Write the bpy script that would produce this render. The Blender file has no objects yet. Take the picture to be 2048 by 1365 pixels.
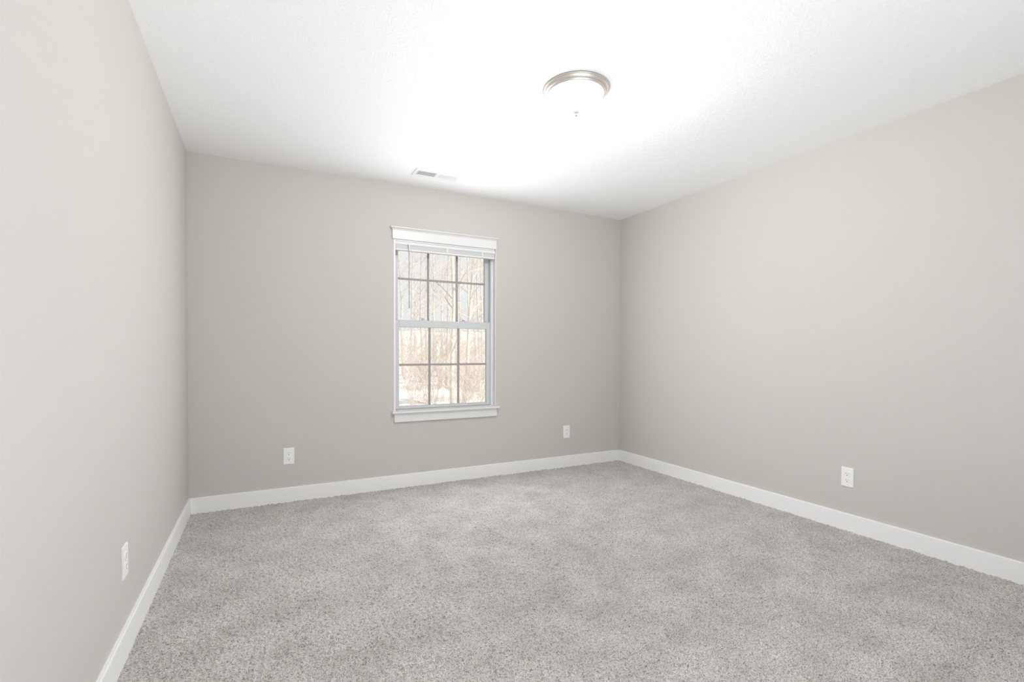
import bpy, bmesh, math, random
import numpy as np
from mathutils import Vector, Matrix

# ------------------------------------------------------------------ camera, sky, sun, exposure
SC = bpy.context.scene
COL = SC.collection
W, H, T = 3.6848, 2.44, 0.014            # room width, ceiling height, baseboard thickness
DEPTH = 4.30                             # window wall (y = 0) to the wall behind the camera (y = -DEPTH)
BH = 0.1047                              # baseboard height

cd = bpy.data.cameras.new('camera')
cam = bpy.data.objects.new('camera', cd)
COL.objects.link(cam)
SC.camera = cam
F_PX, SHIFT_PX = 971.733, 33.44
YAW, PITCH, ROLL = 0.4730, -0.0136, 0.0029
cd.sensor_fit = 'HORIZONTAL'
cd.sensor_width = 36.0
cd.lens = 36.0 * F_PX / 2048.0
cd.shift_x = 0.0
cd.shift_y = SHIFT_PX / 2048.0
cd.clip_start = 0.05
fw = Vector((math.sin(YAW) * math.cos(PITCH), math.cos(YAW) * math.cos(PITCH), math.sin(PITCH)))
rt = Vector((math.cos(YAW), -math.sin(YAW), 0.0))
up = rt.cross(fw)
r2 = rt * math.cos(ROLL) + up * math.sin(ROLL)
u2 = -rt * math.sin(ROLL) + up * math.cos(ROLL)
m = Matrix((r2, u2, -fw)).transposed().to_4x4()
m.translation = Vector((0.4537, -3.905, 1.1072))
cam.matrix_world = m

world = bpy.data.worlds.new('sky')
SC.world = world
world.use_nodes = True
bg = world.node_tree.nodes['Background']
bg.inputs['Color'].default_value = (0.925, 0.965, 1.0, 1)
bg.inputs['Strength'].default_value = 0.95

sl = bpy.data.lights.new('sun', 'SUN')   # low winter sun from behind the house: lights the wood, and the room through the added door
sl.energy = 5.0
sl.color = (1.0, 0.93, 0.84)
sl.angle = math.radians(1.0)
sun = bpy.data.objects.new('sun', sl)
COL.objects.link(sun)
sun.rotation_euler = (math.radians(40), 0, math.radians(35))
sun.location = (0, -20, 20)

LAMP_STRENGTH = 48.0                     # watts of the bulb inside the ceiling fitting
LAMP_COLOR = (1.0, 0.99, 0.978)

al = bpy.data.lights.new('rear_fill_light', 'AREA')     # unseen fill light added behind the camera to brighten ceiling and walls
al.shape = 'RECTANGLE'
al.size, al.size_y = 1.6, 0.7
al.energy = 37.0
al.color = (0.93, 0.97, 1.0)
alo = bpy.data.objects.new('rear_fill_light', al)
COL.objects.link(alo)
alo.location = (1.25, -DEPTH + 0.20, 0.40)
alo.rotation_euler = (math.radians(90 + 58), 0, 0)     # faces into the room (+y) and up

wl = bpy.data.lights.new('window_daylight', 'AREA')    # unseen area light added just inside the window to boost its daylight
wl.shape = 'RECTANGLE'
wl.size, wl.size_y = 0.80, 1.20
wl.energy = 25.0
wl.color = (0.92, 0.965, 1.0)
wlo = bpy.data.objects.new('window_daylight', wl)
COL.objects.link(wlo)
wlo.location = (1.838, -0.045, 1.27)
wlo.rotation_euler = (math.radians(-90), 0, 0)    # faces into the room (-y)

SC.view_settings.view_transform = 'Standard'
SC.view_settings.look = 'None'
SC.view_settings.gamma = 1.0
SC.view_settings.exposure = 0.0
SC.view_settings.use_curve_mapping = False
SC.cycles.max_bounces = 14
SC.cycles.diffuse_bounces = 10
SC.cycles.transparent_max_bounces = 24
SC.cycles.caustics_reflective = False
SC.cycles.caustics_refractive = False

RNG = random.Random(7)

# ------------------------------------------------------------------ helpers
def box(bm, x0, x1, y0, y1, z0, z1):
    vs = [bm.verts.new(p) for p in ((x0, y0, z0), (x1, y0, z0), (x1, y1, z0), (x0, y1, z0),
                                    (x0, y0, z1), (x1, y0, z1), (x1, y1, z1), (x0, y1, z1))]
    for f in ((3, 2, 1, 0), (4, 5, 6, 7), (0, 1, 5, 4), (1, 2, 6, 5), (2, 3, 7, 6), (3, 0, 4, 7)):
        bm.faces.new([vs[i] for i in f])
    return vs

def prism(bm, prof, axis, a, b):
    """closed profile (list of 2-D points) swept along an axis; profile plane is (y, z) for 'x', (x, z) for 'y'."""
    def P(t, p):
        return (t, p[0], p[1]) if axis == 'x' else (p[0], t, p[1])
    A = [bm.verts.new(P(a, p)) for p in prof]
    B = [bm.verts.new(P(b, p)) for p in prof]
    n = len(prof)
    for i in range(n):
        bm.faces.new((A[i], A[(i + 1) % n], B[(i + 1) % n], B[i]))
    bm.faces.new(A[::-1]); bm.faces.new(B)

def lathe(bm, prof, seg=64, cx=0.0, cy=0.0):
    """profile of (radius, z) points turned about the z axis."""
    rings = []
    for r, z in prof:
        if r < 1e-6:
            rings.append([bm.verts.new((cx, cy, z))])
        else:
            rings.append([bm.verts.new((cx + r * math.cos(2 * math.pi * k / seg), cy + r * math.sin(2 * math.pi * k / seg), z)) for k in range(seg)])
    for a, b in zip(rings, rings[1:]):
        for k in range(seg):
            q = [a[k % len(a)], a[(k + 1) % len(a)], b[(k + 1) % len(b)], b[k % len(b)]]
            q = list(dict.fromkeys(q))
            if len(q) > 2:
                bm.faces.new(q)

def tube(bm, pts, radii, seg=6):
    rings = []
    for i, p in enumerate(pts):
        d = (Vector(pts[min(i + 1, len(pts) - 1)]) - Vector(pts[max(i - 1, 0)])).normalized()
        a = d.cross(Vector((0.31, 0.95, 0.05)))
        if a.length < 1e-3:
            a = d.cross(Vector((1, 0, 0)))
        a.normalize(); b = d.cross(a)
        rings.append([bm.verts.new(Vector(p) + (a * math.cos(2 * math.pi * k / seg) + b * math.sin(2 * math.pi * k / seg)) * radii[i]) for k in range(seg)])
    for a, b in zip(rings, rings[1:]):
        for k in range(seg):
            bm.faces.new((a[k], a[(k + 1) % seg], b[(k + 1) % seg], b[k]))
    bm.faces.new(rings[0][::-1]); bm.faces.new(rings[-1])

def obj(name, bm, mat, parent=None, smooth=False, bevel=0.0):
    me = bpy.data.meshes.new(name)
    bmesh.ops.recalc_face_normals(bm, faces=bm.faces)
    if smooth:
        for f in bm.faces:
            f.smooth = True
    bm.to_mesh(me); bm.free()
    if mat:
        me.materials.append(mat)
    o = bpy.data.objects.new(name, me)
    COL.objects.link(o)
    if parent:
        o.parent = parent
    if bevel:
        md = o.modifiers.new('bevel', 'BEVEL')
        md.width = bevel; md.segments = 3; md.limit_method = 'ANGLE'; md.angle_limit = math.radians(40)
        md.harden_normals = False
    return o

def thing(name, label, cat, loc=(0, 0, 0), rotz=0.0, group=None):
    o = bpy.data.objects.new(name, None)
    o.empty_display_size = 0.05
    COL.objects.link(o)
    o.location = loc; o.rotation_euler = (0, 0, rotz)
    o['label'] = label; o['category'] = cat
    if group:
        o['group'] = group
    return o

def struct(name, label, cat, bm, mat, bevel=0.0):
    o = obj(name, bm, mat, None, False, bevel)
    o['kind'] = 'structure'; o['label'] = label; o['category'] = cat
    return o

# ------------------------------------------------------------------ materials
def new_mat(name):
    mt = bpy.data.materials.new(name); mt.use_nodes = True
    nt = mt.node_tree
    return mt, nt, nt.nodes['Principled BSDF']

def N(nt, kind, **kw):
    n = nt.nodes.new(kind)
    for k, v in kw.items():
        if k in n.inputs: n.inputs[k].default_value = v
        else: setattr(n, k, v)
    return n

def paint(name, col, rough=0.6, bump=0.0, scale=300.0, detail=2.0, spec=0.3):
    mt, nt, b = new_mat(name)
    b.inputs['Base Color'].default_value = (*col, 1)
    b.inputs['Roughness'].default_value = rough
    b.inputs['Specular IOR Level'].default_value = spec
    if bump:
        tc = N(nt, 'ShaderNodeTexCoord')
        nz = N(nt, 'ShaderNodeTexNoise', Scale=scale, Detail=detail)
        bp = N(nt, 'ShaderNodeBump', Strength=bump, Distance=0.002)
        nt.links.new(tc.outputs['Object'], nz.inputs['Vector'])
        nt.links.new(nz.outputs['Fac'], bp.inputs['Height'])
        nt.links.new(bp.outputs['Normal'], b.inputs['Normal'])
    return mt

WALL = paint('greige_wall_paint', (0.570, 0.549, 0.523), 0.75, 0.10, 260)
TRIM = paint('white_trim_paint', (0.86, 0.86, 0.856), 0.35, 0.0)
VINYL = paint('white_vinyl_shade_tone', (0.62, 0.635, 0.645), 0.35)  # white frame vinyl, greyed: backlit shade put into its base colour
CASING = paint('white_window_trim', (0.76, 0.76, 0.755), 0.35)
GRILLE = paint('vinyl_grille_shade_tone', (0.36, 0.345, 0.33), 0.45)  # bars darkened: their backlit shade sits in the base colour
PLASTIC = paint('white_plastic', (0.86, 0.86, 0.86), 0.35)
SLOT = paint('dark_slot', (0.12, 0.12, 0.12), 0.6)
HOLE = paint('grey_duct_metal', (0.46, 0.47, 0.48), 0.5)
BLIND = paint('white_blind_vinyl', (0.78, 0.785, 0.785), 0.45)
WAND = paint('grey_wand_plastic', (0.42, 0.42, 0.43), 0.3)

def ceiling_mat():
    mt, nt, b = new_mat('white_knockdown_ceiling')
    b.inputs['Base Color'].default_value = (0.93, 0.93, 0.935, 1)
    b.inputs['Roughness'].default_value = 0.85
    b.inputs['Specular IOR Level'].default_value = 0.2
    tc = N(nt, 'ShaderNodeTexCoord')
    warp = N(nt, 'ShaderNodeTexNoise', Scale=9.0, Detail=2.0)
    mx = N(nt, 'ShaderNodeMix', data_type='VECTOR')
    mx.inputs['Factor'].default_value = 0.18
    nt.links.new(tc.outputs['Object'], warp.inputs['Vector'])
    nt.links.new(tc.outputs['Object'], mx.inputs[4])
    nt.links.new(warp.outputs['Color'], mx.inputs[5])
    mp = N(nt, 'ShaderNodeMapping'); mp.inputs['Scale'].default_value = (1.0, 2.2, 1.0)
    nt.links.new(mx.outputs[1], mp.inputs['Vector'])
    nz = N(nt, 'ShaderNodeTexNoise', Scale=42.0, Detail=3.0, Roughness=0.55)
    nt.links.new(mp.outputs['Vector'], nz.inputs['Vector'])
    rp = N(nt, 'ShaderNodeValToRGB')
    rp.color_ramp.elements[0].position = 0.50; rp.color_ramp.elements[1].position = 0.62
    nt.links.new(nz.outputs['Fac'], rp.inputs['Fac'])
    bp = N(nt, 'ShaderNodeBump', Strength=0.22, Distance=0.002)
    nt.links.new(rp.outputs['Color'], bp.inputs['Height'])
    nt.links.new(bp.outputs['Normal'], b.inputs['Normal'])
    return mt
CEIL = ceiling_mat()

def carpet_mat():
    mt, nt, b = new_mat('speckled_grey_carpet')
    b.inputs['Roughness'].default_value = 1.0
    b.inputs['Specular IOR Level'].default_value = 0.05
    b.inputs['Sheen Weight'].default_value = 0.45
    b.inputs['Sheen Roughness'].default_value = 0.5
    tc = N(nt, 'ShaderNodeTexCoord')
    n1 = N(nt, 'ShaderNodeTexNoise', Scale=210.0, Detail=3.0, Roughness=0.7)     # yarn fleck
    n2 = N(nt, 'ShaderNodeTexNoise', Scale=95.0, Detail=1.0)                     # warm / cool yarns
    n3 = N(nt, 'ShaderNodeTexNoise', Scale=4.6, Detail=5.0, Roughness=0.62)       # sheen of brushed pile patches, put into the colour
    for n in (n1, n2, n3):
        nt.links.new(tc.outputs['Object'], n.inputs['Vector'])
    r1 = N(nt, 'ShaderNodeValToRGB')
    r1.color_ramp.elements[0].position = 0.38; r1.color_ramp.elements[0].color = (0.20, 0.184, 0.170, 1)
    r1.color_ramp.elements[1].position = 0.60; r1.color_ramp.elements[1].color = (0.70, 0.672, 0.645, 1)
    e = r1.color_ramp.elements.new(0.46); e.color = (0.475, 0.453, 0.432, 1)
    nt.links.new(n1.outputs['Fac'], r1.inputs['Fac'])
    r2 = N(nt, 'ShaderNodeValToRGB')
    r2.color_ramp.elements[0].position = 0.35; r2.color_ramp.elements[0].color = (0.95, 0.975, 1.0, 1)
    r2.color_ramp.elements[1].position = 0.65; r2.color_ramp.elements[1].color = (1.0, 0.967, 0.938, 1)
    nt.links.new(n2.outputs['Fac'], r2.inputs['Fac'])
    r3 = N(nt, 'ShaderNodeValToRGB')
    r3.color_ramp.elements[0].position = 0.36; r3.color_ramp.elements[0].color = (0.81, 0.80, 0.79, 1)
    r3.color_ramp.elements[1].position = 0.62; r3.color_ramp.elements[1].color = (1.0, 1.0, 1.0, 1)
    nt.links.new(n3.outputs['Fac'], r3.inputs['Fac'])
    m1 = N(nt, 'ShaderNodeMix', data_type='RGBA', blend_type='MULTIPLY'); m1.inputs[0].default_value = 1.0
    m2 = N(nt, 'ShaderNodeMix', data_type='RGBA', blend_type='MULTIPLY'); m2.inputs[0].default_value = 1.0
    nt.links.new(r1.outputs['Color'], m1.inputs[6]); nt.links.new(r2.outputs['Color'], m1.inputs[7])
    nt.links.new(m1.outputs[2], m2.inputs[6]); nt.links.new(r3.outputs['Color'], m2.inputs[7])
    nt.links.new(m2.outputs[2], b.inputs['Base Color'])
    bp = N(nt, 'ShaderNodeBump', Strength=0.6, Distance=0.003)
    nt.links.new(n1.outputs['Fac'], bp.inputs['Height'])
    nt.links.new(bp.outputs['Normal'], b.inputs['Normal'])
    return mt
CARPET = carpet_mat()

def metal(name, col, rough):
    mt, nt, b = new_mat(name)
    b.inputs['Base Color'].default_value = (*col, 1)
    b.inputs['Metallic'].default_value = 1.0
    b.inputs['Roughness'].default_value = rough
    return mt
NICKEL = metal('brushed_nickel', (0.74, 0.69, 0.64), 0.45)
FINIAL = paint('satin_nickel_knob', (0.52, 0.44, 0.39), 0.5)

def glass_mat():
    mt, nt, b = new_mat('clear_window_glass')
    out = nt.nodes['Material Output']
    nt.nodes.remove(b)
    tr = N(nt, 'ShaderNodeBsdfTransparent'); tr.inputs['Color'].default_value = (0.97, 0.98, 0.98, 1)
    gl = N(nt, 'ShaderNodeBsdfGlossy', Roughness=0.02)
    fr = N(nt, 'ShaderNodeFresnel', IOR=1.25)
    ms = N(nt, 'ShaderNodeMixShader')
    nt.links.new(fr.outputs[0], ms.inputs[0]); nt.links.new(tr.outputs[0], ms.inputs[1]); nt.links.new(gl.outputs[0], ms.inputs[2])
    nt.links.new(ms.outputs[0], out.inputs['Surface'])
    return mt
GLASS = glass_mat()

def bowl_mat():
    mt, nt, b = new_mat('lit_frosted_glass')
    out = nt.nodes['Material Output']; nt.nodes.remove(b)
    tr = N(nt, 'ShaderNodeBsdfTransparent'); tr.inputs['Color'].default_value = (0.9, 0.9, 0.9, 1)
    em = N(nt, 'ShaderNodeEmission', Strength=3.0); em.inputs['Color'].default_value = (*LAMP_COLOR, 1)
    ad = N(nt, 'ShaderNodeAddShader')
    nt.links.new(tr.outputs[0], ad.inputs[0]); nt.links.new(em.outputs[0], ad.inputs[1])
    nt.links.new(ad.outputs[0], out.inputs['Surface'])
    return mt
BOWL = bowl_mat()

def noisy(name, c0, c1, scale, rough=0.9):
    mt, nt, b = new_mat(name)
    b.inputs['Roughness'].default_value = rough
    b.inputs['Specular IOR Level'].default_value = 0.1
    tc = N(nt, 'ShaderNodeTexCoord'); nz = N(nt, 'ShaderNodeTexNoise', Scale=scale, Detail=4.0)
    rp = N(nt, 'ShaderNodeValToRGB')
    rp.color_ramp.elements[0].position = 0.35; rp.color_ramp.elements[0].color = (*c0, 1)
    rp.color_ramp.elements[1].position = 0.65; rp.color_ramp.elements[1].color = (*c1, 1)
    nt.links.new(tc.outputs['Object'], nz.inputs['Vector']); nt.links.new(nz.outputs['Fac'], rp.inputs['Fac'])
    nt.links.new(rp.outputs['Color'], b.inputs['Base Color'])
    return mt
BARK = noisy('pale_tan_bark', (0.54, 0.49, 0.45), (0.68, 0.63, 0.59), 14)
BARK_PALE = noisy('pale_grey_bark', (0.58, 0.54, 0.48), (0.70, 0.66, 0.60), 10)
TWIG = noisy('dry_tan_twig', (0.55, 0.495, 0.455), (0.69, 0.63, 0.59), 8)
SNOWY = noisy('snow_dusted_leaf_litter', (0.72, 0.66, 0.60), (0.86, 0.86, 0.87), 1.6)
SIDING = paint('exterior_siding', (0.7, 0.7, 0.68), 0.7)

# ------------------------------------------------------------------ room shell
OX0, OX1, OZ0, OZ1 = 1.387, 2.289, 0.604, 2.006       # window opening in the back wall
WT = 0.16
bm = bmesh.new()
box(bm, -0.12, OX0, 0, WT, -0.12, H + 0.12)
box(bm, OX1, W + 0.12, 0, WT, -0.12, H + 0.12)
box(bm, OX0, OX1, 0, WT, -0.12, OZ0)
box(bm, OX0, OX1, 0, WT, OZ1, H + 0.12)
bmesh.ops.remove_doubles(bm, verts=bm.verts, dist=1e-5)
struct('wall_back', 'greige painted wall holding the single window', 'wall', bm, WALL)
bm = bmesh.new(); box(bm, -0.12, 0, -DEPTH, 0, -0.12, H + 0.12)
struct('wall_left', 'greige painted side wall at the left of the photo', 'wall', bm, WALL)
bm = bmesh.new(); box(bm, W, W + 0.12, -DEPTH, 0, -0.12, H + 0.12)
struct('wall_right', 'greige painted side wall at the right of the photo', 'wall', bm, WALL)
# wall behind the camera
DX0, DX1, DZ1 = 0.72, 2.96, 2.05                      # opening for the added patio door
bm = bmesh.new()
box(bm, -0.12, DX0, -DEPTH - 0.12, -DEPTH, -0.12, H + 0.12)
box(bm, DX1, W + 0.12, -DEPTH - 0.12, -DEPTH, -0.12, H + 0.12)
box(bm, DX0, DX1, -DEPTH - 0.12, -DEPTH, DZ1, H + 0.12)
box(bm, DX0, DX1, -DEPTH - 0.12, -DEPTH, -0.12, -0.03)
struct('wall_front', 'greige painted wall behind the viewpoint', 'wall', bm, WALL)
bm = bmesh.new(); box(bm, 0, W, -DEPTH, 0, H, H + 0.12)
struct('ceiling', 'white lightly textured flat ceiling', 'ceiling', bm, CEIL)

def baseboard_profile(s):
    """profile away from the wall face; s = +1 when the board grows in the positive direction."""
    e = 0.0035
    pts = [(0, -0.012), (T, -0.012), (T, BH - e), (T - 0.001, BH - 0.001), (T - e, BH), (0, BH)]
    return [(s * a, b) for a, b in pts]
bm = bmesh.new(); prism(bm, baseboard_profile(-1), 'x', 0, W)
struct('baseboard_back', 'white baseboard under the window wall', 'baseboard', bm, TRIM)
bm = bmesh.new(); prism(bm, baseboard_profile(1), 'y', -DEPTH, -T)
struct('baseboard_left', 'white baseboard along the left wall', 'baseboard', bm, TRIM)
bm = bmesh.new(); prism(bm, [(W + a, b) for a, b in baseboard_profile(-1)], 'y', -DEPTH, -T)
struct('baseboard_right', 'white baseboard along the right wall', 'baseboard', bm, TRIM)

# carpet: a real displaced pile, tufts about 8 mm across
def make_carpet():
    rng = np.random.default_rng(11)
    x0, x1, y1, ysplit, y0 = T, W - T, -T, -3.32, -DEPTH
    step = 0.0042
    nx = int((x1 - x0) / step); ny = int((y1 - ysplit) / step)
    def blur(a, k):
        for _ in range(k):
            a = (np.roll(a, 1, 0) + np.roll(a, -1, 0) + 2 * a) / 4
            a = (np.roll(a, 1, 1) + np.roll(a, -1, 1) + 2 * a) / 4
        return a
    h = blur(rng.normal(size=(ny + 1, nx + 1)), 1); h /= h.std()
    h2 = blur(rng.normal(size=(ny + 1, nx + 1)), 6); h2 /= h2.std()
    z = -0.002 + 0.0023 * h + 0.0006 * h2
    xs = np.linspace(x0, x1, nx + 1); ys = np.linspace(ysplit, y1, ny + 1)
    X, Y = np.meshgrid(xs, ys)
    X = X.copy(); Y = Y.copy()
    X[:, 1:-1] += rng.normal(size=(ny + 1, nx - 1)) * step * 0.18
    Y[1:-1, :] += rng.normal(size=(ny - 1, nx + 1)) * step * 0.18
    V = np.stack([X, Y, z], -1).reshape(-1, 3)
    i = np.arange(ny)[:, None] * (nx + 1) + np.arange(nx)[None, :]
    Q = np.stack([i, i + 1, i + nx + 2, i + nx + 1], -1).reshape(-1, 4)
    b = len(V)
    zb = -0.05
    extra = np.array([[x0, y0, 0], [x1, y0, 0], [x1, ysplit, 0], [x0, ysplit, 0],
                      [x0, y0, zb], [x1, y0, zb], [x1, y1, zb], [x0, y1, zb]])
    V = np.vstack([V, extra])
    Q = np.vstack([Q, [[b, b + 1, b + 2, b + 3], [b + 7, b + 6, b + 5, b + 4]]])
    me = bpy.data.meshes.new('floor')
    me.vertices.add(len(V)); me.vertices.foreach_set('co', V.astype(np.float32).ravel())
    me.loops.add(Q.size); me.loops.foreach_set('vertex_index', Q.astype(np.int32).ravel())
    me.polygons.add(len(Q)); me.polygons.foreach_set('loop_start', np.arange(0, Q.size, 4, dtype=np.int32))
    me.polygons.foreach_set('use_smooth', np.ones(len(Q), dtype=bool))
    me.update(calc_edges=True)
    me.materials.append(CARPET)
    o = bpy.data.objects.new('floor', me); COL.objects.link(o)
    o['kind'] = 'structure'; o['label'] = 'speckled grey beige cut pile carpet floor'; o['category'] = 'carpet'
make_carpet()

# ------------------------------------------------------------------ window
def frame_bm(x0, x1, z0, z1, y0, y1, l, r, b, t):
    bm = bmesh.new()
    box(bm, x0, x0 + l, y0, y1, z0, z1)
    box(bm, x1 - r, x1, y0, y1, z0, z1)
    box(bm, x0 + l, x1 - r, y0, y1, z0, z0 + b)
    box(bm, x0 + l, x1 - r, y0, y1, z1 - t, z1)
    return bm

DYB, DYF = -DEPTH - 0.10, -DEPTH - 0.02  # patio door made up behind the camera as a way in for light
door = struct('added_patio_door', 'white framed sliding glass patio door added behind the viewpoint to admit light', 'door',
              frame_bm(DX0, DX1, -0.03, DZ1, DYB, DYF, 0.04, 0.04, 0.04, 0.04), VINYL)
xm = (DX0 + DX1) / 2
for a, b, ya in ((DX0 + 0.04, xm + 0.03, DYB + 0.005), (xm - 0.03, DX1 - 0.04, DYB + 0.04)):
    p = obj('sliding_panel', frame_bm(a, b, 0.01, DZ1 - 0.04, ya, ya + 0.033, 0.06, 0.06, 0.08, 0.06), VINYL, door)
    bm = bmesh.new(); box(bm, a + 0.058, b - 0.058, ya + 0.014, ya + 0.018, 0.088, DZ1 - 0.098)
    obj('glass_pane', bm, GLASS, p)

ZS = 0.621                                            # top of the stool
win = struct('window_1', 'white double-hung window with grilles, looking out at bare trees', 'window',
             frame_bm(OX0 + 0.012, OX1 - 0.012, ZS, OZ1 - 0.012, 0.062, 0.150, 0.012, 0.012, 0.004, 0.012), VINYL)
bm = bmesh.new()                                      # jamb lining of the opening
box(bm, OX0, OX0 + 0.012, 0.0, 0.150, ZS, OZ1)
box(bm, OX1 - 0.004, OX1, 0.0, 0.062, ZS, OZ1); box(bm, OX1 - 0.012, OX1, 0.062, 0.150, ZS, OZ1)
box(bm, OX0 + 0.012, OX1 - 0.012, 0.0, 0.150, OZ1 - 0.012, OZ1)
obj('jamb', bm, TRIM, win)
SX0, SX1 = OX0 + 0.024, OX1 - 0.024
GX0, GX1 = 1.446, 2.230
MX = (1.708, 1.968)
def sash(name, z0, z1, gz0, gz1, yf, yb, mz, label):
    yg = (yf + yb) / 2
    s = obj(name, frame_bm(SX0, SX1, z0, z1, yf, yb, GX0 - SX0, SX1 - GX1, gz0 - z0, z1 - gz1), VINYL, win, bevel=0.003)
    bm = bmesh.new()
    for mx_ in MX:
        box(bm, mx_ - 0.009, mx_ + 0.009, yg - 0.004, yg + 0.004, gz0, gz1)
    xs = [GX0] + [v for c in MX for v in (c - 0.009, c + 0.009)] + [GX1]
    for a, b in zip(xs[::2], xs[1::2]):
        box(bm, a, b, yg - 0.004, yg + 0.004, mz - 0.0085, mz + 0.0085)
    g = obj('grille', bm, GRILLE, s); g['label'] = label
    bm = bmesh.new(); box(bm, GX0 - 0.004, GX1 + 0.004, yg + 0.006, yg + 0.009, gz0 - 0.004, gz1 + 0.004)
    obj('glass_pane', bm, GLASS, s)
    return s
upper = sash('upper_sash', 1.322, 1.994, 1.362, 1.960, 0.108, 0.140, 1.708, 'grille bars dividing the upper sash, darkened for backlight')
lower = sash('lower_sash', 0.626, 1.362, 0.650, 1.302, 0.068, 0.100, 0.991, 'grille bars dividing the lower sash, darkened for backlight')
for lx in (1.655, 2.018):                              # cam locks on the meeting rail
    bm = bmesh.new()
    box(bm, lx - 0.030, lx + 0.030, 0.070, 0.096, 1.362, 1.368)
    lathe(bm, [(0.0, 1.368), (0.013, 1.368), (0.012, 1.378), (0.0, 1.379)], 20, lx - 0.004, 0.083)
    vs = box(bm, lx - 0.040, lx + 0.002, 0.062, 0.072, 1.372, 1.380)
    bmesh.ops.rotate(bm, verts=vs, cent=(lx, 0.067, 1.375), matrix=Matrix.Rotation(math.radians(12), 3, 'Y'))
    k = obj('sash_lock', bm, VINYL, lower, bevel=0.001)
# head casing with crown cap
HX0, HX1 = 1.373, 2.287
bm = bmesh.new(); box(bm, HX0, HX1, -0.018, 0.0, OZ1 - 0.002, 2.074)
head = obj('head_casing', bm, CASING, win, bevel=0.0015)
bm = bmesh.new()
ox0, ox1 = HX0 - 0.016, HX1 + 0.012
zc = 2.074
prof = [(0.0, zc), (-0.018, zc), (-0.020, zc + 0.004), (-0.024, zc + 0.010), (-0.031, zc + 0.015), (-0.033, zc + 0.017), (-0.036, zc + 0.017), (-0.036, zc + 0.024), (0.0, zc + 0.024)]
rows = []
for y, z in prof:                                      # mitred returns: the overhang follows the projection
    o_ = max(0.0, (-y - 0.018)) * 0.9
    rows.append((bm.verts.new((HX0 - o_, y, z)), bm.verts.new((HX1 + o_, y, z))))
rows[0][0].co.x = HX0; rows[0][1].co.x = HX1
for a, b in zip(rows, rows[1:] + rows[:1]):
    bm.faces.new((a[0], a[1], b[1], b[0]))
# ends, each a fan back to the wall
for s in (0, 1):
    back = [bm.verts.new((r[s].co.x, 0.0, r[s].co.z)) for r in rows[1:-1]]
    for i in range(1, len(rows) - 2):
        bm.faces.new((rows[i][s], rows[i + 1][s], back[i], back[i - 1]))
obj('crown_cap', bm, CASING, head)
bm = bmesh.new(); box(bm, 1.368, 2.312, -0.040, 0.0, 0.604, ZS); box(bm, OX0, OX1, 0.0, 0.150, 0.604, ZS)
bmesh.ops.remove_doubles(bm, verts=bm.verts, dist=1e-5)
obj('window_sill', bm, CASING, win, bevel=0.002)
bm = bmesh.new(); box(bm, 1.387, 2.294, -0.018, 0.0, 0.532, 0.604)
obj('apron', bm, CASING, win, bevel=0.0015)

# ------------------------------------------------------------------ blind pulled up under the head of the window
bl = thing('window_blind', 'white horizontal blind raised into a stack at the window top', 'blind', (1.838, 0.0, 1.92))
def lb(x0, x1, y0, y1, z0, z1, bm=None):               # local box from room coordinates
    bm = bm or bmesh.new()
    box(bm, x0 - 1.838, x1 - 1.838, y0, y1, z0 - 1.92, z1 - 1.92)
    return bm
BX0, BX1 = OX0 + 0.014, OX1 - 0.007
obj('head_rail', lb(BX0, BX1, 0.004, 0.046, 1.968, 1.993), BLIND, bl, bevel=0.0015)
z = 1.9345
for k in range(12):
    d = 0.0008 * ((k * 7) % 3)
    obj('slat', lb(BX0 + 0.002, BX1 - 0.002, 0.006 + d, 0.044 + d, z, z + 0.0019), BLIND, bl)
    z += 0.00275
obj('bottom_rail', lb(BX0 + 0.002, BX1 - 0.002, 0.005, 0.045, 1.921, 1.9335), BLIND, bl, bevel=0.002)
for x in (1.513, 1.838, 2.160):
    obj('ladder_tape', lb(x - 0.006, x + 0.006, 0.0025, 0.0038, 1.925, 1.985), BLIND, bl)
bm = bmesh.new()
pts = [(1.507, 0.003, 1.975), (1.507, -0.006, 1.968), (1.507, -0.009, 1.955), (1.507, -0.010, 1.916)]
tube(bm, [(p[0] - 1.838, p[1], p[2] - 1.92) for p in pts], [0.0032] * 4, 10)
wh = obj('wand_hook', bm, BLIND, bl, smooth=True)
bm = bmesh.new()
pts = [(1.507, -0.010, 1.917), (1.5075, -0.0105, 1.80), (1.509, -0.011, 1.47), (1.509, -0.011, 1.453)]
tube(bm, [(p[0] - 1.838, p[1], p[2] - 1.92) for p in pts], [0.0033, 0.0033, 0.0036, 0.0048], 10)
wd = obj('tilt_wand', bm, WAND, bl, smooth=True); wd['label'] = 'grey plastic tilt wand'

# ------------------------------------------------------------------ outlets (built facing -y, then turned onto their walls)
def rounded_rect(w, h, r, n=6):
    pts = []
    for cx, cz, a0 in ((w / 2 - r, h / 2 - r, 0), (-w / 2 + r, h / 2 - r, 90), (-w / 2 + r, -h / 2 + r, 180), (w / 2 - r, -h / 2 + r, 270)):
        for k in range(n + 1):
            a = math.radians(a0 + 90 * k / n)
            pts.append((cx + r * math.cos(a), cz + r * math.sin(a)))
    return pts

def slab(bm, prof, y0, y1):
    A = [bm.verts.new((p[0], y0, p[1])) for p in prof]; B = [bm.verts.new((p[0], y1, p[1])) for p in prof]
    n = len(prof)
    for i in range(n):
        bm.faces.new((A[i], A[(i + 1) % n], B[(i + 1) % n], B[i]))
    bm.faces.new(A[::-1]); bm.faces.new(B)

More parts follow.
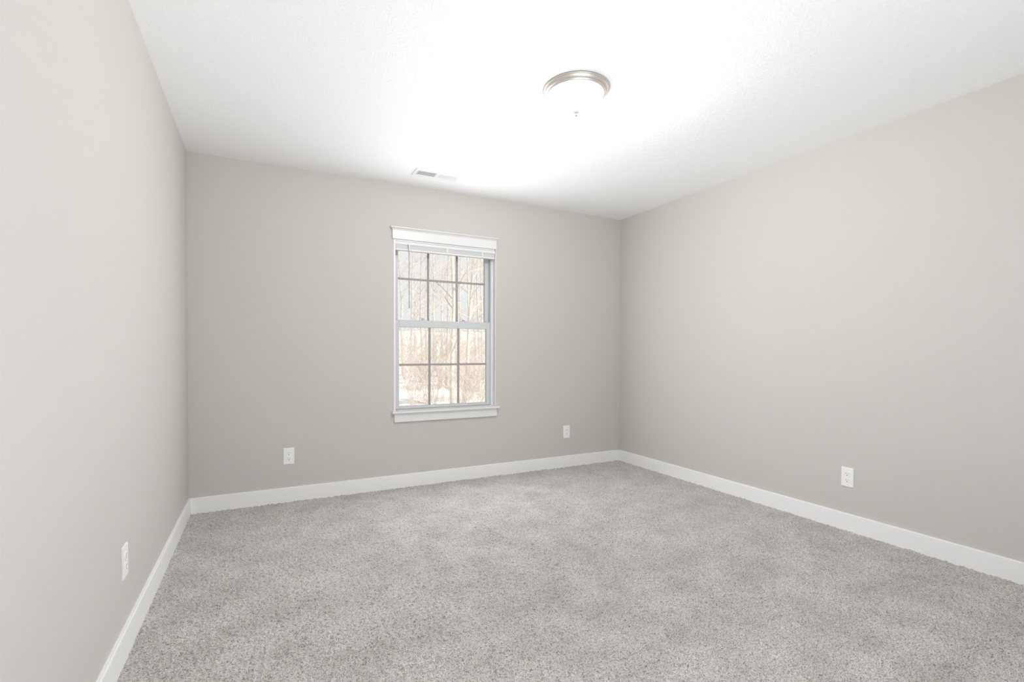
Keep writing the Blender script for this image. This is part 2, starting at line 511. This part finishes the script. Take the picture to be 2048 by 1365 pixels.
def outlet(label, loc, rotz):
    t = thing('electrical_outlet', label, 'outlet', loc, rotz)
    bm = bmesh.new()
    slab(bm, rounded_rect(0.074, 0.121, 0.003), -0.0025, 0.0)
    slab(bm, rounded_rect(0.069, 0.116, 0.003), -0.0055, -0.0025)
    obj('cover_plate', bm, PLASTIC, t, bevel=0.0012)
    for s in (1, -1):
        bm = bmesh.new()
        zc = s * 0.0195
        pr = []
        for k in range(48):                            # round face cut flat at top and bottom
            a = 2 * math.pi * k / 48
            pr.append((0.0172 * math.cos(a), zc + max(-0.0142, min(0.0142, 0.0172 * math.sin(a)))))
        slab(bm, pr, -0.0072, -0.0050)
        r = obj('receptacle', bm, PLASTIC, t)
        bm = bmesh.new()
        box(bm, -0.0074, -0.0054, -0.0075, -0.0070, zc - 0.001, zc + 0.0085)
        box(bm, 0.0054, 0.0074, -0.0075, -0.0070, zc + 0.0002, zc + 0.0075)
        slab(bm, [(0.0028 * math.cos(2 * math.pi * k / 16), zc - 0.0078 + 0.0028 * math.sin(2 * math.pi * k / 16)) for k in range(20)], -0.0075, -0.0070)
        so = obj('socket_hole', bm, SLOT, r); so['label'] = 'dark plug slots'
    bm = bmesh.new()
    slab(bm, [(0.003 * math.cos(2 * math.pi * k / 16), 0.003 * math.sin(2 * math.pi * k / 16)) for k in range(20)], -0.0064, -0.0050)
    obj('screw', bm, PLASTIC, t)
    return t
outlet('white duplex outlet low on the window wall, left of the window', (0.617, 0.0, 0.3335), 0)
outlet('white duplex outlet low on the window wall, right of the window near the corner', (3.041, 0.0, 0.3335), 0)
outlet('white duplex outlet on the right side wall above its baseboard', (W, -2.177, 0.330), -math.pi / 2)
outlet('white duplex outlet on the left side wall seen almost edge on', (0.0, -1.700, 0.339), math.pi / 2)

# ------------------------------------------------------------------ ceiling register
vt = thing('ceiling_vent', 'white two-bank ceiling air register near the window wall', 'vent', (1.630, -0.352, H))
VX, VY = 0.177, 0.079
banks = ((-0.152, -0.010), (0.010, 0.152)); by = 0.039
bm = bmesh.new()
zt, zb = 0.0, -0.005
xs = [-VX, -0.152, -0.010, 0.010, 0.152, VX]
box(bm, -VX, VX, -VY, -by, zb, zt); box(bm, -VX, VX, by, VY, zb, zt)
for a, b in ((-VX, -0.152), (-0.010, 0.010), (0.152, VX)):
    box(bm, a, b, -by, by, zb, zt)
bmesh.ops.remove_doubles(bm, verts=bm.verts, dist=1e-5)
obj('frame', bm, PLASTIC, vt, bevel=0.002)
bm = bmesh.new(); box(bm, -0.152, 0.152, -by, by, -0.0006, -0.0001)
dk = obj('duct_opening', bm, HOLE, vt); dk['label'] = 'grey opening behind the louvres'
for bi, (a, b) in enumerate(banks):
    n = 12
    for k in range(n):
        x = a + (k + 0.5) * (b - a) / n
        bm = bmesh.new()
        vs = box(bm, x - 0.0042, x + 0.0042, -by, by, -0.0042, -0.0034)
        bmesh.ops.rotate(bm, verts=vs, cent=(x, 0, -0.0038), matrix=Matrix.Rotation(math.radians(-24 if bi == 0 else 24), 3, 'Y'))
        obj('louvre', bm, PLASTIC, vt)

# ------------------------------------------------------------------ flush ceiling lamp
LX, LY = 1.876, -1.836
lamp = thing('ceiling_light', 'flush round ceiling light with brushed nickel rim and glowing frosted bowl', 'ceiling light', (LX, LY, H))
bm = bmesh.new()
lathe(bm, [(0.0, 0.0), (0.158, 0.0), (0.1645, -0.001), (0.1665, -0.0035), (0.1655, -0.006), (0.1605, -0.0075), (0.1595, -0.009),
           (0.1575, -0.0125), (0.153, -0.0175), (0.1485, -0.0205), (0.1465, -0.0215), (0.1455, -0.0245), (0.1425, -0.0275), (0.1385, -0.029), (0.1345, -0.0285), (0.1325, -0.026), (0.0, -0.024)], 96)
obj('metal_rim', bm, NICKEL, lamp, smooth=True)
bm = bmesh.new()
prof = [(0.1318, -0.0265)]
for k in range(1, 15):
    a = k / 14 * math.pi / 2
    prof.append((0.1325 * math.cos(a) ** 0.9 if k < 14 else 0.0, -0.028 - 0.085 * math.sin(a)))
lathe(bm, prof, 96)
bw = obj('glass_bowl', bm, BOWL, lamp, smooth=True); bw['label'] = 'glowing frosted glass bowl'
bm = bmesh.new()
lathe(bm, [(0.0, -0.1125), (0.0150, -0.1126), (0.0144, -0.1150), (0.0132, -0.1180), (0.0108, -0.1212), (0.0075, -0.1235), (0.0068, -0.126), (0.0078, -0.129), (0.0068, -0.134), (0.004, -0.137), (0.0, -0.1378)], 32)
obj('finial', bm, FINIAL, lamp, smooth=True)

bl_ = bpy.data.lights.new('lamp_bulb', 'POINT')
bl_.energy = LAMP_STRENGTH
bl_.color = LAMP_COLOR
bl_.shadow_soft_size = 0.012
blo = bpy.data.objects.new('lamp_bulb', bl_)
COL.objects.link(blo); blo.parent = lamp
blo.location = (0, 0, -0.075)

# ------------------------------------------------------------------ outside: snow-dusted wood
GZ = -0.45
bm = bmesh.new()
n = 60
grid = [[bm.verts.new((-22 + 64 * i / n, WT + 0.001 + 46 * j / n, GZ + (0.16 * math.sin(i * 1.1 + j * 0.7) * math.sin(j * 0.9) + 0.004 * j * j * 0.25 if j > 2 else 0))) for i in range(n + 1)] for j in range(n + 1)]
for j in range(n):
    for i in range(n):
        bm.faces.new((grid[j][i], grid[j][i + 1], grid[j + 1][i + 1], grid[j + 1][i]))
g = obj('ground', bm, SNOWY, None, smooth=True)
g['kind'] = 'structure'; g['label'] = 'pale snow dusted ground outside the window'; g['category'] = 'ground'

def gz_at(x, y):
    i = (x + 22) * n / 64; j = (y - WT) * n / 46
    i0, j0 = int(i), int(j)
    return grid_z[j0][i0]
grid_z = [[GZ + (0.16 * math.sin(i * 1.1 + j * 0.7) * math.sin(j * 0.9) + 0.004 * j * j * 0.25 if j > 2 else 0) for i in range(n + 2)] for j in range(n + 2)]

def branch(bm, rng, p, d, L, r, depth, seg):
    pts, rad = [p.copy()], [r]
    steps = 5 if depth > 1 else 4
    q = p.copy(); dd = d.copy()
    for s in range(steps):
        dd = (dd + Vector((rng.gauss(0, .11), rng.gauss(0, .11), rng.gauss(0.03, .07)))).normalized()
        q = q + dd * L / steps
        pts.append(q.copy()); rad.append(max(r * (1 - 0.72 * (s + 1) / steps), 0.0022))
    tube(bm, pts, rad, seg)
    if depth > 0:
        for c in range(rng.randint(4, 6)):
            t = rng.uniform(0.25, 0.95)
            i = min(int(t * steps), steps - 1)
            pp = pts[i].lerp(pts[i + 1], t * steps - i)
            ax = Vector((rng.gauss(0, 1), rng.gauss(0, 1), rng.gauss(0, .4))).normalized()
            nd = (dd * 0.75 + ax * 0.8 + Vector((0, 0, 0.25))).normalized()
            branch(bm, rng, pp, nd, L * rng.uniform(0.35, 0.6), max(rad[i] * 0.5, 0.003), depth - 1, max(seg - 1, 4))

def tree(seed, x, y, h, r, lean, label, mat, group=None, depth=3):
    rng = random.Random(seed)
    z0 = gz_at(x, y) - 0.06
    t = thing('bare_tree', label, 'tree', (x, y, z0), 0, group)
    bm = bmesh.new()
    pts, rad = [], []
    for k in range(9):
        f = k / 8
        pts.append(Vector((lean[0] * h * f + rng.gauss(0, .02) * h * .12, lean[1] * h * f + rng.gauss(0, .02) * h * .12, h * f)))
        rad.append(r * (1.25 if k == 0 else 1 - 0.8 * f))
    tube(bm, pts, rad, 10)
    obj('trunk', bm, mat, t, smooth=True)
    bm = bmesh.new()
    for c in range(20):
        f = 0.2 + 0.78 * (c + rng.random()) / 20; i = min(int(f * 8), 7)
        p = pts[i].lerp(pts[i + 1], f * 8 - i)
        a = rng.uniform(0, 2 * math.pi)
        d = Vector((math.cos(a), math.sin(a), rng.uniform(0.4, 1.3))).normalized()
        branch(bm, rng, p, d, h * rng.uniform(0.09, 0.20) * (1.15 - 0.5 * f), max(rad[i] * 0.42, 0.008), depth - 1, 5)
    obj('branches', bm, TWIG if mat is BARK else mat, t)

# sight line from the camera through the window at a given image x: x = 0.4537 + (y + 3.905) * tan
def along(px, y):
    a = YAW + math.atan((px - 1024) / F_PX)
    return 0.4537 + (y + 3.905) * math.tan(a)
tree(3, along(906, 6.2), 6.2, 7.0, 0.055, (0.0, 0.01), 'slim pale tree trunk standing straight in the middle column of window panes', BARK_PALE)
tree(5, along(928, 7.6), 7.6, 7.5, 0.050, (0.06, 0.0), 'slim pale tree leaning right behind the right column of window panes', BARK_PALE)
GT = 'bare winter tree in the sunlit wood beyond the window'
spots = [(805, 17, .09), (822, 21, .10), (840, 14, .07), (852, 24, .11), (868, 18, .09), (884, 26, .12), (892, 12.5, .07), (918, 20, .10),
         (936, 15, .08), (950, 23, .11), (958, 11, .06), (966, 17, .09), (972, 27, .12), (830, 29, .13), (900, 30, .13),
         (640, 16, .08), (735, 13, .08), (768, 22, .10), (1010, 14, .08)]
for i, (px, y, r) in enumerate(spots):
    tree(20 + i, along(px, y), y, 8.5 + (i * 37 % 30) / 10, r * 0.62, (((i * 53) % 11 - 5) / 240, 0.0), GT, BARK, 'bare trees of the wood outside')

def shrub(seed, x, y, h, nst, label, group=None):
    rng = random.Random(seed)
    bm = bmesh.new()
    for k in range(nst):
        a = rng.uniform(0, 2 * math.pi); s = rng.uniform(0.1, 0.5)
        d = Vector((math.cos(a) * s, math.sin(a) * s, 1)).normalized()
        p = Vector((math.cos(a) * 0.12 * rng.random(), math.sin(a) * 0.12 * rng.random(), 0))
        branch(bm, rng, p, d, h * rng.uniform(0.6, 1.1), 0.005, 2, 4)
    o = obj('brush_thicket', bm, TWIG)
    o.location = (x, y, gz_at(x, y) - 0.05)
    o['label'] = label; o['category'] = 'shrub'
    if group: o['group'] = group
GS = 'tangled dry tan brush on the snowy ground outside the window'
k = 0
for y, pxs, hh in ((5.0, (948, 972), 1.3), (6.5, (850, 925, 960), 1.4), (8.5, (825, 868, 890, 940), 1.6), (11.5, (840, 880, 905, 955), 2.0), (15, (815, 860, 930), 2.2), (10.5, (690, 760, 1000), 1.9)):
    for px in pxs:
        shrub(100 + k, along(px, y), y, hh, 12, GS, 'dry brush outside the window'); k += 1
